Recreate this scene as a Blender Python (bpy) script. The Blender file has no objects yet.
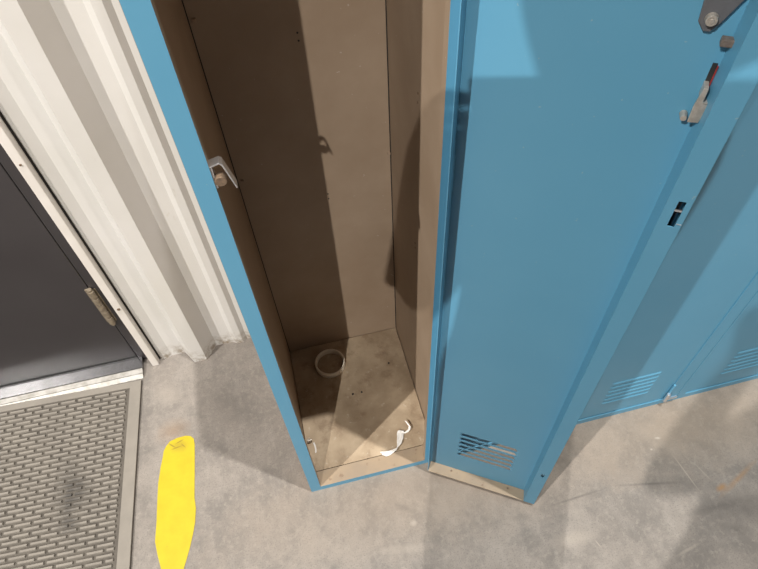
import bpy, bmesh, math, random
from mathutils import Vector, Matrix
random.seed(7)
sc = bpy.context.scene
COL = sc.collection

# ------------------------------------------------------------------ materials
def srgb(r, g, b):
    f = lambda c: c / 12.92 if c <= .04045 else ((c + .055) / 1.055) ** 2.4
    return (f(r / 255), f(g / 255), f(b / 255), 1)

class NT:
    def __init__(s, name, rough=.5, metal=0, spec=.5):
        s.m = bpy.data.materials.new(name); s.m.use_nodes = True
        s.t = s.m.node_tree; s.b = s.t.nodes['Principled BSDF']
        s.b.inputs['Roughness'].default_value = rough
        s.b.inputs['Metallic'].default_value = metal
        s.b.inputs['Specular IOR Level'].default_value = spec
        s.pos = s.t.nodes.new('ShaderNodeNewGeometry').outputs['Position']
        s.obj = s.t.nodes.new('ShaderNodeTexCoord').outputs['Object']
    def n(s, kind, **kw):
        nd = s.t.nodes.new(kind)
        for k, v in kw.items(): setattr(nd, k, v)
        return nd
    def lk(s, a, b): s.t.links.new(a, b)
    def mapped(s, scale, src=None):
        mp = s.n('ShaderNodeMapping'); mp.inputs['Scale'].default_value = scale
        s.lk(src or s.pos, mp.inputs[0]); return mp.outputs[0]
    def noise(s, scale, detail=6, rough=.6, vec=None):
        nd = s.n('ShaderNodeTexNoise')
        nd.inputs['Scale'].default_value = scale; nd.inputs['Detail'].default_value = detail
        nd.inputs['Roughness'].default_value = rough
        s.lk(vec or s.pos, nd.inputs['Vector']); return nd.outputs['Fac']
    def ramp(s, fac, a, b, c0=0., c1=1.):
        r = s.n('ShaderNodeMapRange'); r.clamp = True
        r.inputs[1].default_value = a; r.inputs[2].default_value = b
        r.inputs[3].default_value = c0; r.inputs[4].default_value = c1
        s.lk(fac, r.inputs[0]); return r.outputs[0]
    def math(s, op, a, b=None):
        m = s.n('ShaderNodeMath'); m.operation = op
        for i, v in enumerate((a, b)):
            if v is None: continue
            if isinstance(v, (int, float)): m.inputs[i].default_value = v
            else: s.lk(v, m.inputs[i])
        return m.outputs[0]
    def mix(s, fac, a, b):
        m = s.n('ShaderNodeMix'); m.data_type = 'RGBA'
        if isinstance(fac, (int, float)): m.inputs[0].default_value = fac
        else: s.lk(fac, m.inputs[0])
        for i, v in ((6, a), (7, b)):
            if isinstance(v, tuple): m.inputs[i].default_value = v
            else: s.lk(v, m.inputs[i])
        return m.outputs[2]
    def blob(s, x, y, r0, r1, nz=None, amp=0, sx=1, sy=1, rot=0):
        # 1 inside r0, 0 outside r1, on the world XY plane, with a ragged edge
        v = s.n('ShaderNodeVectorMath'); v.operation = 'SUBTRACT'
        s.lk(s.pos, v.inputs[0]); v.inputs[1].default_value = (x, y, 0)
        mp = s.n('ShaderNodeMapping'); mp.vector_type = 'POINT'
        mp.inputs['Rotation'].default_value = (0, 0, rot)
        s.lk(v.outputs[0], mp.inputs[0])
        m2 = s.n('ShaderNodeVectorMath'); m2.operation = 'MULTIPLY'
        s.lk(mp.outputs[0], m2.inputs[0]); m2.inputs[1].default_value = (1 / sx, 1 / sy, 0)
        l = s.n('ShaderNodeVectorMath'); l.operation = 'LENGTH'
        s.lk(m2.outputs[0], l.inputs[0])
        d = l.outputs['Value']
        if nz is not None:
            d = s.math('ADD', d, s.math('MULTIPLY', s.math('SUBTRACT', nz, .5), amp))
        return s.ramp(d, r0, r1, 1., 0.)
    def color(s, c):
        if isinstance(c, tuple): s.b.inputs['Base Color'].default_value = c
        else: s.lk(c, s.b.inputs['Base Color'])
        return s
    def bump(s, h, strength=.3, dist=.001):
        b = s.n('ShaderNodeBump'); b.inputs['Strength'].default_value = strength
        b.inputs['Distance'].default_value = dist
        s.lk(h, b.inputs['Height']); s.lk(b.outputs[0], s.b.inputs['Normal']); return s

BLUE = (.135, .335, .44, 1)
def mk_blue():
    t = NT('blue_locker_paint', .42)
    a = t.noise(3, 3)
    c = t.mix(t.ramp(a, .35, .65), (0.094, 0.295, 0.454, 1), (0.106, 0.313, 0.473, 1))
    ch = t.ramp(t.noise(160, 3, .5), .735, .76)
    c = t.mix(t.math('MULTIPLY', ch, .5), c, (0.336, 0.408, 0.412, 1))
    t.color(c).bump(t.noise(260, 3), .06, .0006)
    return t.m
def mk_tan():
    t = NT('beige_interior_paint', .5)
    a = t.noise(6, 5)
    c = t.mix(t.ramp(a, .35, .7), (0.322, 0.239, 0.169, 1), (0.385, 0.296, 0.218, 1))
    sp = t.ramp(t.noise(120, 2, .5), .755, .78)
    c = t.mix(t.math('MULTIPLY', sp, .6), c, (0.554, 0.488, 0.438, 1))
    t.color(c).bump(t.noise(300, 3), .06, .0006)
    return t.m
def mk_rustfloor():
    t = NT('scuffed_beige_floor', .65)
    a = t.noise(22, 8, .7); b = t.noise(9, 5, .6); d = t.noise(70, 5, .6)
    c = t.mix(t.ramp(b, .35, .65), (.30, .225, .15, 1), (.50, .40, .285, 1))
    c = t.mix(t.ramp(a, .52, .72, 0, .7), c, (.17, .105, .06, 1))
    c = t.mix(t.ramp(d, .62, .72, 0, .6), c, (.60, .53, .43, 1))
    t.color(c).bump(d, .25, .001)
    return t.m
def mk_bare():
    t = NT('bare_rusty_flange', .55)
    a = t.noise(45, 6, .65); b = t.noise(14, 4)
    c = t.mix(t.ramp(b, .4, .62), (0.360, 0.274, 0.187, 1), (0.302, 0.238, 0.173, 1))
    c = t.mix(t.ramp(a, .61, .72, 0, .75), c, (0.137, 0.072, 0.040, 1))
    t.color(c); return t.m
def mk_wall():
    t = NT('white_ribbed_wall_paint', .45)
    a = t.noise(5, 4)
    c = t.mix(t.ramp(a, .3, .7), (0.614, 0.605, 0.581, 1), (0.667, 0.657, 0.646, 1))
    sep = t.n('ShaderNodeSeparateXYZ'); t.lk(t.pos, sep.inputs[0])
    low = t.ramp(sep.outputs[2], .0, .055, 1, 0)
    dirt = t.math('MULTIPLY', low, t.ramp(t.noise(70, 6, .7), .42, .6))
    c = t.mix(t.math('MULTIPLY', dirt, .85), c, (0.198, 0.136, 0.069, 1))
    sm = t.ramp(t.noise(38, 6, .7, t.mapped((1, 1, .35))), .66, .74, 0, .35)
    c = t.mix(sm, c, (0.447, 0.390, 0.310, 1))
    t.color(c); return t.m
def mk_concrete():
    t = NT('scuffed_concrete', .75, spec=.35)
    big = t.noise(2.6, 6, .62); mid = t.noise(11, 7, .68); fine = t.noise(75, 6, .7); grit = t.noise(320, 3, .6)
    c = t.mix(t.ramp(big, .35, .66), (0.225, 0.202, 0.182, 1), (0.286, 0.260, 0.236, 1))
    c = t.mix(t.ramp(mid, .43, .62, 0, .9), c, (0.180, 0.165, 0.152, 1))
    st = t.noise(30, 6, .7, t.mapped((1, .35, 1)))
    c = t.mix(t.ramp(st, .50, .70, 0, .5), c, (0.315, 0.288, 0.263, 1))
    c = t.mix(t.ramp(fine, .50, .70, 0, .6), c, (0.337, 0.308, 0.273, 1))
    c = t.mix(t.ramp(grit, .54, .66, 0, .6), c, (0.143, 0.132, 0.124, 1))
    # rusty beige tide mark along the foot of the lockers
    m = t.blob(.33, -.05, .25, 1.0, mid, .8, .62, .16, 0)
    c = t.mix(t.math('MULTIPLY', m, .40), c, (0.325, 0.256, 0.193, 1))
    m = t.blob(.95, -.06, .2, 1.0, mid, .8, .40, .15, 0)
    c = t.mix(t.math('MULTIPLY', m, .40), c, (0.337, 0.264, 0.193, 1))
    # ragged dark blotches and thin dark lines
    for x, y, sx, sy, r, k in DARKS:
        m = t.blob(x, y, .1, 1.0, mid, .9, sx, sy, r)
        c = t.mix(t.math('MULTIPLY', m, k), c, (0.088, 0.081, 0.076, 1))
    for x, y, sx, sy, r, k in LIGHTS:
        m = t.blob(x, y, .3, 1.0, fine, .7, sx, sy, r)
        c = t.mix(t.math('MULTIPLY', m, k), c, (0.402, 0.358, 0.309, 1))
    for x, y, sx, sy, r, k in RUSTS:
        m = t.blob(x, y, .1, 1.0, fine, .7, sx, sy, r)
        c = t.mix(t.math('MULTIPLY', m, k), c, (0.325, 0.189, 0.086, 1))
    t.color(c).bump(fine, .25, .002)
    return t.m
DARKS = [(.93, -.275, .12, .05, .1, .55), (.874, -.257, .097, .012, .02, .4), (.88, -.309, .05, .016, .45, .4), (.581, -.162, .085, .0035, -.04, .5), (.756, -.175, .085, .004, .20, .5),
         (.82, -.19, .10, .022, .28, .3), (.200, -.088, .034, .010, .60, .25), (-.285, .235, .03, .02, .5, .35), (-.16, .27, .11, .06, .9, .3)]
LIGHTS = [(.846, -.171, .060, .0022, 1.43, .55), (.884, -.179, .03, .002, 1.25, .35), (.827, -.080, .009, .004, .26, .9), (.799, -.102, .004, .003, 0, .9), (.536, -.242, .06, .02, .04, .4),
          (.762, -.321, .036, .004, -.18, .4), (.583, -.264, .011, .002, 1.24, .6), (.210, -.124, .010, .008, 0, .6), (.178, -.172, .07, .012, .14, .3), (-.322, .342, .05, .03, .54, .3)]
RUSTS = [(.904, -.222, .018, .010, -.29, .8), (.954, -.212, .080, .008, -.41, .5), (-.31, .235, .05, .04, 0, .3)]

def simple(name, c, rough=.5, metal=0, nz=None, dark=None, spec=.5):
    t = NT(name, rough, metal, spec)
    if nz: t.color(t.mix(t.ramp(t.noise(nz, 5, .6), .38, .66), c, dark))
    else: t.color(c)
    return t.m
M = {}
M['blue'] = mk_blue(); M['tan'] = mk_tan(); M['rust'] = mk_rustfloor(); M['bare'] = mk_bare()
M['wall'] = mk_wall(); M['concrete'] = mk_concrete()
M['trim'] = simple('white_trim_paint', (.74, .71, .68, 1), .45, 0, 12, (.68, .65, .61, 1))
M['doorgrey'] = simple('dark_grey_door_paint', (.037, .033, .036, 1), .34, 0, 4, (.043, .039, .042, 1))
M['alu'] = simple('worn_aluminium', (.34, .33, .315, 1), .45, .35, 60, (.23, .22, .20, 1))
M['smooth'] = simple('smooth_sill_metal', (.36, .36, .38, 1), .14, .9, 50, (.30, .30, .31, 1))
M['steel'] = simple('dull_steel', (.60, .56, .51, 1), .42, .6, 90, (.42, .38, .33, 1))
M['bright'] = simple('bright_zinc', (.72, .74, .78, 1), .28, .9)
M['bronze'] = simple('dirty_hinge_steel', (.33, .28, .21, 1), .45, .4, 90, (.20, .16, .12, 1))
M['darksteel'] = simple('dark_grey_plate', (.115, .118, .130, 1), .5, 0, 80, (.10, .102, .112, 1))
M['bolt'] = simple('rusty_bolt_head', (.26, .18, .12, 1), .5, .4, 200, (.15, .11, .08, 1))
M['black'] = simple('black_rubber', (.02, .02, .02, 1), .6)
M['rubberbrown'] = simple('brown_grey_rubber', (.16, .13, .11, 1), .6, 0, 300, (.10, .08, .07, 1))
M['mat'] = simple('grey_rubber_mat', (.335, .308, .272, 1), .75, 0, 14, (.285, .262, .232, 1), .3)
M['cream'] = simple('cream_plastic', (.84, .79, .68, 1), .45, 0, 40, (.78, .71, .60, 1))
M['paper'] = simple('white_paper', (.86, .85, .83, 1), .8, 0, 60, (.78, .77, .75, 1), .2)
M['gap_shade'] = simple('painted_gap_shade', (.02, .018, .016, 1), .8)  # near-black colour painted in for shade in narrow gaps and creases

def mk_yellow():
    t = NT('yellow_floor_paint', .5)
    c = t.mix(t.ramp(t.noise(30, 5, .6), .4, .7), (0.521, 0.426, 0.014, 1), (0.482, 0.381, 0.011, 1))
    m = t.ramp(t.noise(95, 4, .6), .70, .745, 0, .7)
    c = t.mix(m, c, (0.235, 0.185, 0.056, 1))
    b = t.blob(-.297, .192, .25, 1.0, t.noise(60, 5), 1.2, .030, .018, .2)
    c = t.mix(t.math('MULTIPLY', b, .35), c, (.224, .134, .028, 1))
    for x, y, sx, sy, r in ((-.313, .197, .014, .0020, .75), (-.295, .203, .014, .0018, -.35), (-.302, .189, .016, .0018, -.15), (-.286, .190, .010, .0016, .9)):
        c = t.mix(t.math('MULTIPLY', t.blob(x, y, .3, 1.0, t.noise(60, 5), .6, sx, sy, r), .7), c, (.16, .10, .025, 1))
    t.color(c); return t.m
M['yellow'] = mk_yellow()
def mk_matmat():
    t = NT('grey_rubber_mat', .75, spec=.3)
    c = t.mix(t.ramp(t.noise(14, 5, .6), .38, .66), (0.258, 0.237, 0.209, 1), (0.220, 0.202, 0.179, 1))
    nz = t.noise(45, 5, .6)
    for x, y, sx, sy in ((-.553, .135, .042, .105), (-.528, .130, .040, .05), (-.545, .06, .03, .03)):
        b = t.blob(x, y, .1, 1.0, nz, 1.1, sx, sy, 0)
        c = t.mix(t.math('MULTIPLY', b, .62), c, (0.038, 0.037, 0.038, 1))
    t.color(c); return t.m
M['mat'] = mk_matmat()
M['matbase'] = simple('dirty_mat_recess', (.125, .113, .098, 1), .85, 0, 30, (.09, .081, .071, 1), .2)

# ------------------------------------------------------------------ builders
class MB:
    def __init__(s): s.bm = bmesh.new(); s.mi = 0
    def faces(s, vs, fs, mi=None):
        v = [s.bm.verts.new(p) for p in vs]
        out = []
        for f in fs:
            fc = s.bm.faces.new([v[i] for i in f]); fc.material_index = s.mi if mi is None else mi; out.append(fc)
        return out
    def box(s, x0, x1, y0, y1, z0, z1, mi=None):
        v = [(x, y, z) for x in (x0, x1) for y in (y0, y1) for z in (z0, z1)]
        return s.faces(v, [(0, 1, 3, 2), (4, 6, 7, 5), (0, 4, 5, 1), (2, 3, 7, 6), (0, 2, 6, 4), (1, 5, 7, 3)], mi)
    def prism(s, poly, axis, a0, a1, mi=None):
        # poly in the two other axes (order xyz without axis), extruded from a0 to a1
        def p(u, v, w):
            l = [u, v]; l.insert('xyz'.index(axis), w); return tuple(l)
        n = len(poly)
        vs = [p(u, v, a0) for u, v in poly] + [p(u, v, a1) for u, v in poly]
        fs = [tuple(range(n)), tuple(range(2 * n - 1, n - 1, -1))] + [(i, (i + 1) % n, n + (i + 1) % n, n + i) for i in range(n)]
        return s.faces(vs, fs, mi)
    def cyl(s, c, axis, r, h, seg=24, r2=None, mi=None):
        mat = Matrix.Translation(c)
        if axis == 'x': mat = mat @ Matrix.Rotation(math.pi / 2, 4, 'Y')
        if axis == 'y': mat = mat @ Matrix.Rotation(math.pi / 2, 4, 'X')
        g = bmesh.ops.create_cone(s.bm, cap_ends=True, segments=seg, radius1=r, radius2=r if r2 is None else r2, depth=h, matrix=mat)
        fs = {f for v in g['verts'] for f in v.link_faces}
        for f in fs: f.material_index = s.mi if mi is None else mi
    def build(s, name, mats, parent=None, loc=(0, 0, 0), rz=0, bevel=0, solid=0, smooth=False, recalc=True, by_normal=None):
        if recalc: bmesh.ops.recalc_face_normals(s.bm, faces=s.bm.faces)
        if by_normal:
            s.bm.normal_update()
            for f in s.bm.faces: f.material_index = by_normal(f)
        me = bpy.data.meshes.new(name); s.bm.to_mesh(me); s.bm.free()
        o = bpy.data.objects.new(name, me); COL.objects.link(o)
        for m in (mats if isinstance(mats, (list, tuple)) else [mats]): me.materials.append(m)
        o.location = loc; o.rotation_euler = (0, 0, rz)
        if parent: o.parent = parent
        if solid:
            md = o.modifiers.new('thickness', 'SOLIDIFY'); md.thickness = solid; md.offset = 0
        if bevel:
            md = o.modifiers.new('bevel', 'BEVEL'); md.width = bevel; md.segments = 2; md.limit_method = 'ANGLE'; md.angle_limit = math.radians(40)
        if smooth:
            for p in me.polygons: p.use_smooth = True
        return o

def empty(name, loc=(0, 0, 0), rz=0):
    o = bpy.data.objects.new(name, None); COL.objects.link(o); o.empty_display_size = .05
    o.location = loc; o.rotation_euler = (0, 0, rz); return o
def tag(o, label, cat, group=None):
    o['label'] = label; o['category'] = cat
    if group: o['group'] = group
    return o
def structure(o): o['kind'] = 'structure'; return o

# ------------------------------------------------------------------ setting
WY = .462                                   # pan of the ribbed wall
b = MB(); b.faces([(-3.5, -3.5, 0), (3.5, -3.5, 0), (3.5, .9, 0), (-3.5, .9, 0)], [(0, 1, 2, 3)])
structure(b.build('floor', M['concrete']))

def wall_profile(x0, x1):
    pts = []
    k = -8
    while -.228 + .305 * k < x1 + .4:
        o = .305 * k
        for x, h in ((-.352, 0), (-.341, .008), (-.327, .008), (-.308, 0), (-.272, 0), (-.247, .039), (-.2145, .039), (-.186, 0),
                     (-.141, 0), (-.129, .008), (-.113, .008), (-.102, 0)):
            pts.append((x + o, WY - h))
        k += 1
    out = [p for p in sorted(pts) if x0 < p[0] < x1]
    f = lambda x: WY
    return [(x0, WY)] + out + [(x1, WY)]
def wall_strip(mb, x0, x1, z0, z1):
    p = wall_profile(x0, x1); n = len(p)
    mb.faces([(x, y, z0) for x, y in p] + [(x, y, z1) for x, y in p], [(i, i + 1, n + i + 1, n + i) for i in range(n - 1)])
b = MB()
DX0, DX1 = -1.295, -.396                    # door leaf
wall_strip(b, -.3385, 3.4, 0, 3.4)
wall_strip(b, -3.4, DX0 - .045, 0, 3.4)
wall_strip(b, DX0 - .045, -.3385, 2.10, 3.4)
structure(b.build('wall_back', M['wall'], solid=.001))

# door in that wall
b = MB()
b.box(-.3595, -.3415, .440, .50, 0, 2.10); b.box(DX0 - .040, DX0 - .022, .440, .50, 0, 2.10); b.box(DX0 - .040, -.3415, .440, .50, 2.0505, 2.10)
trim = structure(b.build('trim_1', M['trim'], bevel=.0015))
b = MB(); b.cyl((-.3495, .4395, .262), 'y', .0035, .003, 12); b.cyl((-.3505, .4395, .70), 'y', .002, .003, 12)
b.build('trim_screw', M['bolt'], trim)
b = MB()
b.box(-.3415, -.3385, .458, .50, 0, 2.1); b.box(DX0 - .045, DX0 - .040, .458, .50, 0, 2.1)
b.build('gap_shade_strip', M['gap_shade'], trim)  # dark strips paint the shade between trim and wall sheet
door = structure(empty('door_1', (DX1, .455, 0)))
def P(o): # keep world coordinates under a moved empty
    o.location = Vector(o.location) - o.parent.location; return o
b = MB(); b.box(DX0, DX1, .472, .512, .020, 2.03); P(b.build('door_leaf', M['doorgrey'], door, bevel=.002))
b = MB(); b.box(-.3935, -.3590, .469, .515, 0, 2.05); b.box(DX0 - .022, DX0 - .003, .469, .515, 0, 2.05); b.box(DX0 - .022, -.3590, .469, .515, 2.033, 2.0505)
P(b.build('door_frame', M['doorgrey'], door, bevel=.0015))
b = MB()
for i, (z0, z1) in enumerate(((.188, .213), (.214, .239), (.240, .265), (.266, .291), (.292, .318))):
    b.cyl((-.3925, .4635, (z0 + z1) / 2), 'z', .0075, z1 - z0 - .001, 20)
b.cyl((-.3925, .4635, .321), 'z', .0055, .006, 16); b.cyl((-.3925, .4635, .1855), 'z', .0055, .006, 16)
b.box(-.406, -.382, .4685, .4725, .188, .318)
P(b.build('door_hinge', M['bronze'], door, bevel=.0008))
b = MB()
b.prism([(.408, 0), (.408, .002), (.419, .0090), (.421, .0080), (.433, .0130), (.435, .0115), (.435, 0)], 'x', DX0 - .02, -.383)
P(b.build('door_threshold', M['alu'], door, bevel=.0005))
b = MB(); b.prism([(.4352, 0), (.4352, .0130), (.515, .0145), (.515, 0)], 'x', DX0 - .02, -.383)
P(b.build('sill_plate', M['smooth'], door, bevel=.0006))
b = MB(); b.box(DX0, DX1 - .001, .4725, .511, .0155, .0205); P(b.build('door_sweep', M['black'], door))

# ------------------------------------------------------------------ lockers
W, D, H = .305, .381, 1.83
SL, SR = .024, .033                          # stiles: latch side, hinge side
LOUV = dict(x0=.057, x1=.178, z0=.099, pitch=.0205, n=6, h=.0140, d=.0062)
def louvred_panel(mb, w, z0, z1, out, tops, xl=None, pitch=LOUV['pitch'], h=LOUV['h'], dd=LOUV['d']):
    """sheet in the plane y=0 from x 0..w, z0..z1, pressed louvres towards out (+1/-1)*y"""
    x0, x1 = xl or (LOUV['x0'], LOUV['x1'])
    bands = []
    for base in tops:
        for i in range(LOUV['n']):
            bands.append((base + i * pitch, base + i * pitch + h))
    zs = [z0]
    for a, c in bands: zs += [a, c]
    zs.append(z1)
    bm = mb.bm; xs = [0, x0, x1, w]
    V = [[bm.verts.new((x, 0, z)) for x in xs] for z in zs]
    for i in range(len(zs) - 1):
        for j in range(3):
            hole = j == 1 and i % 2 == 1
            if not hole:
                f = bm.faces.new((V[i][j], V[i][j + 1], V[i + 1][j + 1], V[i + 1][j])); f.material_index = 0
            else:
                zb, zt = zs[i], zs[i + 1]; d = dd * out; e = .006
                prof = [(zt - .5 * (zt - zb), .52 * d), (zb + .0005, d)]
                top = [V[i + 1][1], V[i + 1][2]]
                prev = top; L = [top[0]]; Rr = [top[1]]
                for z, y in prof:
                    row = [bm.verts.new((x0 + e, y, z)), bm.verts.new((x1 - e, y, z))]
                    bm.faces.new((prev[0], prev[1], row[1], row[0])); prev = row; L.append(row[0]); Rr.append(row[1])
                for S, corner in ((L, V[i][1]), (Rr, V[i][2])):
                    for k in range(len(S) - 1): bm.faces.new((S[k], S[k + 1], corner))

def inside(dirv):
    return lambda f: 1 if f.normal.dot(Vector(dirv)) > .7 else 0
def locker_body(root, k_is_open):
    X0 = .0070; X1 = .3025
    b = MB(); b.box(.0005, X0, .002, D, .001, H - .001)
    P0 = b.build('side_panel', [M['tan'], M['tan']], root, by_normal=inside((1, 0, 0)))
    b = MB(); b.box(X1, W - .0005, .002, D, .001, H - .001)
    b.build('side_panel', [M['tan'], M['tan']], root, by_normal=inside((-1, 0, 0)))
    b = MB(); b.box(X0, X1, D - .002, D, .001, H - .001)
    b.build('back_panel', [M['tan'], M['tan']], root, by_normal=inside((0, -1, 0)))
    b = MB(); b.box(X0 + .001, X1 - .0015, .0385, D - .003, .010, .0175)
    b.build('bottom_panel', M['rust'], root, bevel=.001)
    b = MB(); b.box(X0, X1, .003, D - .002, H - .004, H - .001)
    b.build('top_panel', [M['tan'], M['tan']], root, by_normal=inside((0, 0, -1)))
    for x0, x1 in ((X0, X0 + .0016), (X1 - .0016, X1)):
        b = MB(); b.box(x0, x1, D - .0036, D - .0018, .018, H - .01); b.build('crease_shade_strip', M['gap_shade'], root)  # dark strip painting the shade of the back corner crease
    # front frame: blue faces, beige returns
    fr = lambda f: 0 if (not k_is_open or f.normal.y < -.5 or f.normal.z > .5 and f.calc_center_median().z > 1) else 1
    b = MB(); b.box(.0012, SL, 0, .0015, 0, H); b.box(SL - .0015, SL, .0015, .014, .022, H - .06)
    b.build('stile', [M['blue'], M['tan']], root, by_normal=fr)
    b = MB(); b.box(W - SR, W - .0012, 0, .0015, 0, H); b.box(W - SR, W - SR + .0015, .0015, .014, .022, H - .06)
    b.build('stile', [M['blue'], M['tan']], root, by_normal=fr)
    b = MB(); b.box(SL, W - SR, 0, .0015, H - .05, H); b.box(SL, W - SR, .0015, .014, H - .05, H - .0485)
    b.build('header', [M['blue'], M['tan']], root, by_normal=fr)
    b = MB(); b.box(SL, W - SR, 0, .0015, 0, .020); b.box(SL - .011, W - SR + .03, .0015, .036, .0185, .020); b.box(SL - .011, W - SR + .03, .0345, .036, .012, .0185)
    b.build('sill', [M['blue'], M['bare']], root, by_normal=lambda f: 0 if not k_is_open or f.normal.y < -.5 and f.calc_center_median().y < .01 else 1)

# --- the open one
lock = tag(empty('storage_locker', (0, 0, 0)), 'open blue metal locker with empty beige interior, leftmost of the row beside the ribbed wall', 'locker', 'blue lockers standing in a row')
locker_body(lock, True)
# strike hook on the left stile
b = MB()
b.prism([(.0245, .984), (.0345, .9865), (.0375, .984), (.0455, .950), (.0440, .9495), (.0360, .982), (.0340, .9845), (.0245, .982)], 'y', .004, .016)
b.box(.0238, .0262, .003, .016, .955, .984)
hk = b.build('strike_hook', M['bright'], lock, (0, 0, -.017), bevel=.0004)
b = MB(); b.cyl((.0310, .004, .966), 'y', .0064, .010, 20)
b.build('hook_bolt', M['bolt'], hk, bevel=.0008)
# shelf screw holes (as small dark plugs) and panel seams
for x, y, z in ((.161, D - .0022, .889), (.161, D - .0022, .876), (.171, D - .0022, .549), (.171, D - .0022, .536)):
    b = MB(); b.cyl((x, y, z), 'y', .0016, .001, 12); b.build('rivet', M['black'], lock)
for y, z in ((.2, .87), (.2, .855), (.205, .55), (.205, .537)):
    b = MB(); b.cyl((.3023, y, z), 'x', .0018, .001, 12); b.build('rivet', M['bolt'], lock)
for x, y in ((.145, .211), (.168, .211), (.255, .275)):
    b = MB(); b.cyl((x, y, .0177), 'z', .0024, .0012, 12); b.build('rivet', M['black'], lock)
b = MB(); b.cyl((.0165, .113, .027), 'x', .0052, .008, 6); b.cyl((.022, .113, .027), 'x', .003, .005, 12)
b.build('hex_nut', M['steel'], lock, bevel=.0005)
b = MB(); b.box(.0070, .0185, .014, .0165, .020, H - .05)
b.build('inner_flange', M['tan'], lock)
# back corner clips
for x, z in ((.2985, .93), (.2985, .62), (.016, .93), (.016, .62)):
    b = MB(); b.box(x - .003, x + .003, D - .006, D - .002, z, z + .006); b.build('corner_tab', M['tan'], lock, bevel=.001)

# --- its door, swung open
ANG = math.radians(-32.5); PX, PY = .286, -.003
DW, FH, ZB, ZT = .2445, .024, .014, 1.79      # width, flange depth, bottom, top
b = MB()
louvred_panel(b, DW, ZB, ZT, +1, (LOUV['z0'], 1.55))
bm = b.bm
b.faces([(0, 0, ZB), (0, -FH, ZB), (0, -FH, ZT), (0, 0, ZT)], [(0, 1, 2, 3)], 0)                 # hinge flange
b.faces([(DW, 0, ZB), (DW, -FH, ZB), (DW, -FH, ZT), (DW, 0, ZT)], [(0, 1, 2, 3)], 0)             # free flange
b.faces([(0, 0, ZT), (DW, 0, ZT), (DW, -FH, ZT), (0, -FH, ZT)], [(0, 1, 2, 3)], 0)               # top flange
# return lip of the latch channel with its slots
LX0 = DW - .0230; FH0 = FH
holes = [(.1745, .1855, DW - .0135, DW - .0075), (.907, .942, DW - .0130, DW - .0058), (1.132, 1.145, DW - .0125, DW - .0055)]
bmesh.ops.remove_doubles(b.bm, verts=b.bm.verts, dist=1e-5)
ldoor = b.build('door', [M['blue'], M['bare']], lock, (PX, PY, 0), ANG, solid=.0012)
ch = MB()
zs = sorted({ZB, ZT} | {h[i] for h in holes for i in (0, 1)})
T = .0011
for i in range(len(zs) - 1):
    hz = [h for h in holes if abs(h[0] - zs[i]) < 1e-6]
    for x0, x1 in ([(LX0, hz[0][2]), (hz[0][3], DW)] if hz else [(LX0, DW)]):
        ch.box(x0, x1, -FH - T, -FH, zs[i], zs[i + 1])
ch.faces([(LX0, -FH, ZB), (LX0 + T, -FH, ZB), (LX0 - .0022, -.0006, ZB), (LX0 - .0034, -.0006, ZB), (LX0, -FH, ZT), (LX0 + T, -FH, ZT), (LX0 - .0022, -.0006, ZT), (LX0 - .0034, -.0006, ZT)],
         [(0, 1, 2, 3), (4, 5, 6, 7), (0, 1, 5, 4), (2, 3, 7, 6), (0, 3, 7, 4), (1, 2, 6, 5)])
b = MB(); b.box(DW - .0140, DW - .0050, -FH - .0004, -FH + .0010, .9275, .9300); b.box(DW - .0055, DW - .0005, -FH - T - .0004, -FH - T, .9115, .9125); b.build('latch_rod_end', M['bright'], ldoor)
ch.build('latch_channel', M['blue'], ldoor)
# bottom flange, paint worn off
b = MB(); b.box(.0012, DW - .011, -FH - .0008, -.0006, ZB - .0006, ZB + .0012)
b.build('bottom_flange', M['bare'], ldoor, bevel=.0004)
for x in (.052, .183):
    b = MB(); b.cyl((x, -.0085, ZB + .0015), 'z', .0024, .0012, 12); b.build('rivet', M['bolt'], ldoor)
# recessed-handle back plate with its tip screw
b = MB(); b.prism([(.1945, 1.101), (.1995, 1.101), (.2045, 1.108), (.217, 1.135), (.217, 1.23), (.170, 1.23), (.181, 1.18), (.1885, 1.108)], 'y', -.0045, -.0008)
hp = b.build('handle_plate', M['darksteel'], ldoor, bevel=.0008)
b = MB(); b.cyl((.1970, -.0065, 1.112), 'y', .0052, .005, 20, .0044); b.cyl((.1970, -.0092, 1.112), 'y', .002, .001, 12)
b.build('plate_screw', M['steel'], ldoor, bevel=.0005)
b = MB(); b.box(.2100, .2205, -.0085, -.0008, 1.0920, 1.0985)
b.build('bumper', M['rubberbrown'], ldoor, bevel=.001)
# latch: slot with red indicator, bent bracket, screw
b = MB(); b.box(.2095, .2135, -.0016, -.0004, 1.052, 1.081); b.build('latch_slot', M['black'], ldoor, (.0030, 0, -.007))
b = MB(); b.box(.2136, .2146, -.0022, -.0006, 1.056, 1.079); b.build('latch_indicator', simple('red_latch_paint', (.30, .03, .03, 1)), ldoor, (.0030, 0, -.007))
b = MB()
b.prism([(.2075, 1.029), (.2165, 1.030), (.2185, 1.050), (.2130, 1.0505), (.2128, 1.064), (.2088, 1.064), (.2070, 1.045)], 'y', -.0125, -.0100)
b.prism([(.2088, 1.052), (.2128, 1.052), (.2128, 1.0645), (.2088, 1.0645)], 'y', -.0100, -.0008)
b.box(.2128, .2188, -.0125, -.0020, 1.0485, 1.0505)
b.build('latch', M['steel'], ldoor, (.0030, 0, -.007), bevel=.0005)
b = MB(); b.cyl((.2040, -.0050, 1.030), 'y', .0036, .0085, 16, .0028)
b.build('latch_screw', M['steel'], ldoor, (.0030, 0, -.007), bevel=.0004)
b = MB(); b.cyl((.236, -.010, .93), 'z', .0032, 1.5, 12)
b.build('latch_rod', M['darksteel'], ldoor)
for x, z in ((.2315, .1905), (.2365, .1898)):
    b = MB(); b.cyl((x, -FH - .0008, z), 'y', .0013, .0016, 12); b.build('rivet', M['black'], ldoor)
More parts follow.
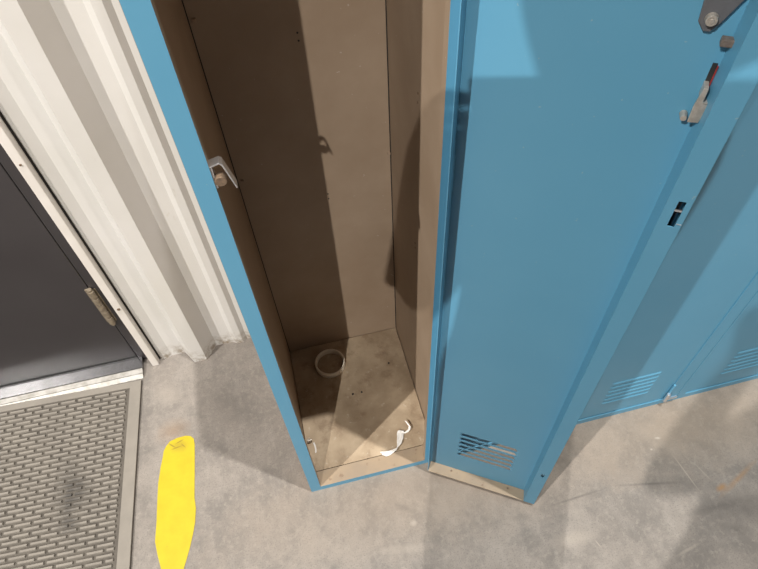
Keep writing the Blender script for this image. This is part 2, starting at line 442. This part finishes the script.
# hinge knuckles on the frame
for z in (.14, .90, 1.62):
    b = MB(); b.cyl((PX - .002, PY - .0005, z), 'z', .0028, .055, 14); b.build('hinge', M['blue'], lock)

# --- closed neighbours
def closed_locker(i, label):
    root = tag(empty('storage_locker', (W * i, 0, 0)), label, 'locker', 'blue lockers standing in a row')
    locker_body(root, False)
    w = W - SL - SR - .0036
    b = MB(); louvred_panel(b, w, .026, H - .055, -1, (.088, 1.55), (.062, .183), .0188, .0042, .0022)
    e = .012
    for q in (((0, 0, .026), (0, e, .026), (0, e, H - .055), (0, 0, H - .055)), ((w, 0, .026), (w, e, .026), (w, e, H - .055), (w, 0, H - .055)),
              ((0, 0, .026), (w, 0, .026), (w, e, .026), (0, e, .026)), ((0, 0, H - .055), (w, 0, H - .055), (w, e, H - .055), (0, e, H - .055))):
        b.faces(list(q), [(0, 1, 2, 3)])
    bmesh.ops.remove_doubles(b.bm, verts=b.bm.verts, dist=1e-5)
    d = b.build('door', M['blue'], root, (SL + .0018, .0022, 0), 0, solid=.001)
    b = MB(); b.prism([(.016, 1.06), (.058, 1.06), (.066, 1.075), (.066, 1.175), (.058, 1.19), (.016, 1.19), (.008, 1.175), (.008, 1.075)], 'y', -.004, -.0006)
    b.prism([(.030, 1.085), (.044, 1.085), (.044, 1.165), (.030, 1.165)], 'y', -.022, -.004)
    b.build('handle', M['darksteel'], d, bevel=.002)
    for z in (.075, .90, 1.62):
        b = MB(); b.cyl((W - SR - .001, -.0025, z), 'z', .003, .045, 14); b.build('hinge', M['blue'], root)
    b = MB(); b.cyl((W - SR - .004, -.006, .044), 'z', .0045, .034, 14); b.box(W - SR - .006, W - .0015, -.0045, 0, .020, .028)
    b.build('pivot_clip', M['bright'], root, bevel=.0006)
    return root
closed_locker(1, 'closed blue metal locker hidden directly behind the swung-open locker door')
closed_locker(2, 'closed blue metal locker with bottom louvres beside the open door, in its shadow')
closed_locker(3, 'closed blue metal locker at the right edge, its bottom louvres cut by the frame')

# ------------------------------------------------------------------ small things
# rubber mat in front of the grey door
mx0, mx1, my0, my1 = -.92, 0, -.62, 0
th = math.radians(-2.6)
mat = tag(empty('rubber_mat', (-.3865, .4015, 0), th), 'grey rubber floor mat with raised dashes and a dark footprint, before the dark door', 'mat')
BW = .029
b = MB()
b.box(mx0, mx1, my0, my1, 0, .004)
b.build('base_sheet', M['matbase'], mat, bevel=.001)
b = MB()
for x0, x1, y0, y1 in ((mx1 - BW, mx1 - .001, my0 + .001, my1 - .001), (mx0 + .001, mx0 + BW, my0 + .001, my1 - .001), (mx0 + BW, mx1 - BW, my1 - BW * .65, my1 - .001), (mx0 + BW, mx1 - BW, my0 + .001, my0 + BW)):
    b.box(x0, x1, y0, y1, .0035, .0075)
b.build('border', M['mat'], mat)
b = MB()
pr, pl, r = .0119, .0425, 0
y = my1 - BW * .65 - .011
while y > my0 + BW + .006:
    x = mx1 - BW - .006 - (pl / 2 if r % 2 else 0) - .004
    first = True
    while x - .037 > mx0 + BW:
        xa = x
        sh = math.tan(math.radians(3.0))
        x0, x1, w = xa - .0365, xa, .0066
        z0, z1, i = .0035, .0082, .0010
        v = [(x0, y, z0), (x1, y, z0), (x1, y + w, z0), (x0, y + w, z0), (x0 + i, y + i, z1), (x1 - i, y + i, z1), (x1 - i, y + w - i, z1), (x0 + i, y + w - i, z1)]
        b.faces(v, [(4, 5, 6, 7), (0, 1, 5, 4), (1, 2, 6, 5), (2, 3, 7, 6), (3, 0, 4, 7)])
        x -= pl
    if r % 2:
        x0, x1 = mx1 - BW - .008 - pl / 2 + .004, mx1 - BW - .008
        v = [(x0, y, z0), (x1, y, z0), (x1, y + w, z0), (x0, y + w, z0), (x0 + i, y + i, z1), (x1 - i, y + i, z1), (x1 - i, y + w - i, z1), (x0 + i, y + w - i, z1)]
        b.faces(v, [(4, 5, 6, 7), (0, 1, 5, 4), (1, 2, 6, 5), (2, 3, 7, 6), (3, 0, 4, 7)])
    y -= pr; r += 1
b.build('raised_dashes', M['mat'], mat)

# yellow floor mark
poly = [(-.3275, .200), (-.318, .210), (-.300, .2145), (-.280, .2150), (-.268, .211), (-.2605, .202), (-.2590, .187), (-.2605, .150), (-.2625, .110), (-.2655, .055), (-.2635, .030),
        (-.2665, .000), (-.2720, -.024), (-.280, -.052), (-.290, -.080), (-.300, -.105), (-.315, -.125), (-.332, -.118), (-.343, -.085), (-.351, -.050), (-.3560, -.022), (-.3525, .020),
        (-.3505, .065), (-.3480, .110), (-.3415, .150), (-.3365, .172), (-.3340, .188)]
b = MB(); b.prism(poly, 'z', .0001, .0011)
tag(b.build('floor_tape', M['yellow']), 'worn yellow tape strip stuck on the concrete between mat and open locker', 'tape')

# plastic ring on the locker floor
b = MB()
seg = 64; prof = [(.0385, 0), (.0390, .001), (.0390, .017), (.0380, .018), (.0355, .018), (.0345, .017), (.0345, .001), (.0350, 0)]
vs = [(r * math.cos(2 * math.pi * k / seg), r * math.sin(2 * math.pi * k / seg), z) for k in range(seg) for r, z in prof]
n = len(prof)
b.faces(vs, [(k * n + j, k * n + (j + 1) % n, ((k + 1) % seg) * n + (j + 1) % n, ((k + 1) % seg) * n + j) for k in range(seg) for j in range(n)])
tag(b.build('plastic_ring', M['cream'], None, (.106, .309, .0176), smooth=True), 'small cream plastic ring lying at the back of the open locker floor', 'ring')

# torn paper by the sill
def ribbon(name, path, label, cat):
    b = MB(); rows = []
    for (x, y, z, w, a, t) in path:
        w *= .72; dx, dy = math.cos(a) * w / 2, math.sin(a) * w / 2
        rows.append([(x - dx, y - dy, z + t), (x - dx * .3, y - dy * .3, z + random.uniform(.001, .004)), (x + dx * .35, y + dy * .35, z - .0005 + random.uniform(0, .003)), (x + dx, y + dy, z - t * .3 + random.uniform(0, .002))])
    vs = [p for r_ in rows for p in r_]
    b.faces(vs, [(4 * i + j, 4 * i + j + 1, 4 * i + j + 5, 4 * i + j + 4) for i in range(len(rows) - 1) for j in range(3)])
    return tag(b.build(name, M['paper'], None, solid=.0004), label, cat)
ribbon('paper_scrap', [(.1775, .040, .0215, .014, 1.9, .002), (.186, .036, .0225, .020, 1.7, .003), (.196, .036, .0225, .017, 1.5, .002), (.206, .038, .0240, .012, 1.3, .001), (.216, .0405, .0250, .012, 1.0, .003),
        (.224, .050, .0245, .017, .3, .003), (.228, .060, .0235, .020, 0, .004), (.2315, .070, .0225, .021, -.1, .003), (.234, .078, .0220, .023, -.1, .003), (.236, .0835, .0225, .019, -.2, .002)],
       'torn crumpled white paper strip lying across the open locker sill', 'paper')
b = MB()
tail = [(.242, .076, .0215, .005), (.250, .0765, .0235, .005), (.2575, .081, .0255, .0045), (.2595, .087, .0275, .004), (.256, .0945, .0290, .004), (.2535, .102, .0290, .004)]
vs = []
for x, y, z, w in tail: vs += [(x - w / 2, y + w / 3, z), (x + w / 2, y - w / 3, z + .001)]
b.faces(vs, [(2 * i, 2 * i + 1, 2 * i + 3, 2 * i + 2) for i in range(len(tail) - 1)])
tailo = b.build('curled_end', M['paper'], bpy.data.objects['paper_scrap'], solid=.0004)
b = MB()
pts = [(.0275, .082, .0185), (.0290, .090, .0200), (.0285, .100, .0195), (.0265, .108, .0190)]
vs = []
for x, y, z in pts: vs += [(x - .0018, y, z), (x + .0018, y + .001, z + .001)]
b.faces(vs, [(2 * i, 2 * i + 1, 2 * i + 3, 2 * i + 2) for i in range(3)])
tag(b.build('paper_sliver', M['paper'], None, solid=.0004), 'tiny white paper sliver near the front left corner of the locker floor', 'paper')

# ------------------------------------------------------------------ light
def lamp(name, loc, power, radius, color):
    l = bpy.data.lights.new(name, 'POINT'); l.energy = power; l.shadow_soft_size = radius; l.color = color
    o = bpy.data.objects.new(name, l); o.location = loc; COL.objects.link(o); return o
WARM = (1, .95, .88)
lamp('ceiling_lamp_overhead', (1.39, -1.00, 12.0), 4200, .06, WARM)
lamp('ceiling_lamp_side', (-4.1, -2.75, 6.0), 2150, .05, WARM)
lamp('ceiling_lamp_front', (-2.0, -5.25, 5.0), 1250, .035, WARM)
w = bpy.data.worlds.new('room_light'); sc.world = w; w.use_nodes = True
bg = w.node_tree.nodes['Background']; bg.inputs[0].default_value = (1, .90, .79, 1); bg.inputs[1].default_value = .06

# ------------------------------------------------------------------ camera
pitch, yaw, roll = -0.9105, 0.1865, -0.0657
cy, sy = math.cos(yaw), math.sin(yaw)
fw = Vector((sy * math.cos(pitch), cy * math.cos(pitch), math.sin(pitch)))
rt = Vector((cy, -sy, 0)); up = rt.cross(fw)
c, s = math.cos(roll), math.sin(roll)
r2 = c * rt + s * up; u2 = -s * rt + c * up
cam = bpy.data.cameras.new('camera'); co = bpy.data.objects.new('camera', cam); COL.objects.link(co)
mw = Matrix((r2, u2, -fw)).transposed().to_4x4(); mw.translation = (.0987, -.4891, 1.3595)
co.matrix_world = mw
cam.sensor_fit = 'HORIZONTAL'; cam.sensor_width = 36; cam.lens = 587.13 / 758 * 36; cam.clip_start = .01
sc.camera = co
# ------------------------------------------------------------------ the photographer, whose shadow falls on the open door
def skin_body(name, J, E_, mats, paint, sub=2):
    me = bpy.data.meshes.new(name)
    keys = list(J); idx = {k: i for i, k in enumerate(keys)}
    me.from_pydata([J[k][0] for k in keys], [(idx[a], idx[b_]) for a, b_ in E_], [])
    o = bpy.data.objects.new(name, me); COL.objects.link(o)
    md = o.modifiers.new('skin', 'SKIN'); md.use_smooth_shade = True
    for k in keys:
        sv = me.skin_vertices[0].data[idx[k]]; r = J[k][1]
        sv.radius = r if isinstance(r, tuple) else (r, r); sv.use_root = (k == 'pelvis')
    o.modifiers.new('sub', 'SUBSURF').levels = sub
    dg = bpy.context.evaluated_depsgraph_get()
    m2 = bpy.data.meshes.new_from_object(o.evaluated_get(dg)); m2.name = name
    o.modifiers.clear(); o.data = m2
    m2.materials.clear()
    for m in mats: m2.materials.append(m)
    for p in m2.polygons:
        p.use_smooth = True; p.material_index = paint(p.center)
    return o
CP = Vector((.0987, -.4891, 1.3595))
def cp(a, b_, c_): return tuple(CP + r2 * a + u2 * b_ - fw * c_)
HX, HY = .088, -.715
J = {
 'pelvis': ((.118, -.76, 1.00), (.142, .12)), 'waist': ((.102, -.76, 1.13), (.170, .115)), 'chest': ((.112, -.76, 1.30), (.165, .115)), 'upper': ((.125, -.755, 1.43), (.12, .085)),
 'neck': ((.112, -.745, 1.525), .058), 'chin': ((HX - .004, HY - .005, 1.590), (.060, .062)), 'face': ((HX, HY + .008, 1.655), (.074, .085)), 'crown': ((HX + .01, HY - .005, 1.735), (.068, .082)),
 'sl': ((-.012, -.74, 1.455), .062), 'el': ((-.100, -.64, 1.060), .044), 'wl': (cp(-.095, -.085, .060), .027), 'hl': (cp(-.062, -.035, .030), (.028, .018)),
 'sr': ((.235, -.74, 1.455), .056), 'er': ((.265, -.63, 1.130), .044), 'wr': (cp(.195, -.085, .060), .027), 'hr': (cp(.182, -.035, .030), (.028, .018)),
 'hipl': ((.050, -.76, .93), .095), 'kl': ((.050, -.74, .52), .078), 'al': ((.05, -.77, .10), .045), 'tl': ((.03, -.62, .035), (.042, .034)),
 'hipr': ((.190, -.76, .93), .084), 'kr': ((.190, -.74, .52), .074), 'ar': ((.19, -.77, .10), .045), 'tr': ((.21, -.62, .035), (.042, .034)),
}
ED = [('pelvis', 'waist'), ('waist', 'chest'), ('chest', 'upper'), ('upper', 'neck'), ('neck', 'chin'), ('chin', 'face'), ('face', 'crown'),
      ('upper', 'sl'), ('sl', 'el'), ('el', 'wl'), ('wl', 'hl'), ('upper', 'sr'), ('sr', 'er'), ('er', 'wr'), ('wr', 'hr'),
      ('pelvis', 'hipl'), ('hipl', 'kl'), ('kl', 'al'), ('al', 'tl'), ('pelvis', 'hipr'), ('hipr', 'kr'), ('kr', 'ar'), ('ar', 'tr')]
# fingers: four curled round the back of the phone's ends, thumb on the screen side
for sd, x0, tag_ in ((-1, -.062, 'l'), (1, .182, 'r')):
    ends = []
    for q, (v_, ln) in enumerate(((-.004, .050), (-.022, .056), (-.040, .052), (-.058, .042))):
        a, m_, e_ = 'f%s%da' % (tag_, q), 'f%s%db' % (tag_, q), 'f%s%dc' % (tag_, q)
        J[a] = (cp(x0 - sd * .004, v_, .0235), .0095); J[m_] = (cp(x0 - sd * ln * .55, v_ + .002, .0225), .0085); J[e_] = (cp(x0 - sd * ln * .95, v_ + .001, .0205), .0072)
        ED += [('h' + tag_, a), (a, m_), (m_, e_)]
    J['t%sa' % tag_] = (cp(x0 - sd * .020, -.050, .034), .011); J['t%sb' % tag_] = (cp(x0 - sd * .060, -.048, .0235), .0088)
    ED += [('h' + tag_, 't%sa' % tag_), ('t%sa' % tag_, 't%sb' % tag_)]
def paint(c):
    if c.z < .105: return 3
    if c.z < 1.0: return 2
    if c.z > 1.505: return 0
    if min((Vector(c) - Vector(J[k][0])).length for k in ('hl', 'hr')) < .055: return 0
    return 1
skinm = simple('skin', (.52, .32, .23, 1), .55); cloth = simple('navy_work_jacket', (.05, .06, .09, 1), .85, 0, 30, (.04, .05, .075, 1))
jeans = simple('blue_denim', (.07, .10, .17, 1), .9, 0, 60, (.055, .08, .14, 1)); shoe = simple('brown_boot_leather', (.08, .05, .03, 1), .6)
pers = tag(skin_body('person', J, ED, [skinm, cloth, jeans, shoe], paint), 'person standing in front of the open locker holding up a phone', 'person')
hair = simple('dark_brown_hair', (.04, .025, .015, 1), .7)
b = MB(); bmesh.ops.create_uvsphere(b.bm, u_segments=24, v_segments=16, radius=1)
for v in list(b.bm.verts):
    v.co = Vector((HX + .040 + v.co.x * .108, HY - .012 + v.co.y * .098, 1.68 + v.co.z * .135))
bmesh.ops.delete(b.bm, geom=[v for v in b.bm.verts if v.co.z < 1.53 or (v.co.y > HY + .05 and v.co.z < 1.735)], context='VERTS')
b.build('hair', hair, pers, smooth=True, solid=.004)
nose = MB(); nose.prism([(HY + .075, 1.630), (HY + .118, 1.635), (HY + .085, 1.680)], 'x', HX - .012, HX + .014); nose.build('nose', skinm, pers, bevel=.004)
for sx in (-1, 1):
    b = MB(); b.cyl((HX + sx * .030, HY + .076, 1.673), 'y', .010, .012, 16); b.build('eye', simple('eye_white', (.6, .6, .6, 1), .3), pers, bevel=.003)
    b = MB(); bmesh.ops.create_uvsphere(b.bm, u_segments=12, v_segments=8, radius=1)
    for v in b.bm.verts: v.co = Vector((HX + sx * .076 + v.co.x * .010, HY - .005 + v.co.y * .018, 1.660 + v.co.z * .030))
    b.build('ear', skinm, pers, smooth=True)

# the phone in their hands
PHM = Matrix((r2, u2, -fw)).transposed().to_4x4(); PHM.translation = CP
ph = tag(empty('phone'), 'dark phone held up sideways in the hands of the person', 'phone'); ph.matrix_world = PHM
b = MB(); b.box(-.014, .134, -.056, .021, .0035, .0115); b.build('body', simple('graphite_phone_shell', (.03, .03, .035, 1), .35, .3), ph, bevel=.003)
b = MB(); b.box(-.010, .130, -.052, .017, .0115, .0120); b.build('screen', simple('phone_glass', (.01, .01, .012, 1), .12), ph)
vs_ = sc.view_settings
vs_.view_transform = 'Standard'; vs_.look = 'None'; vs_.gamma = 1; vs_.use_curve_mapping = False; vs_.exposure = 0
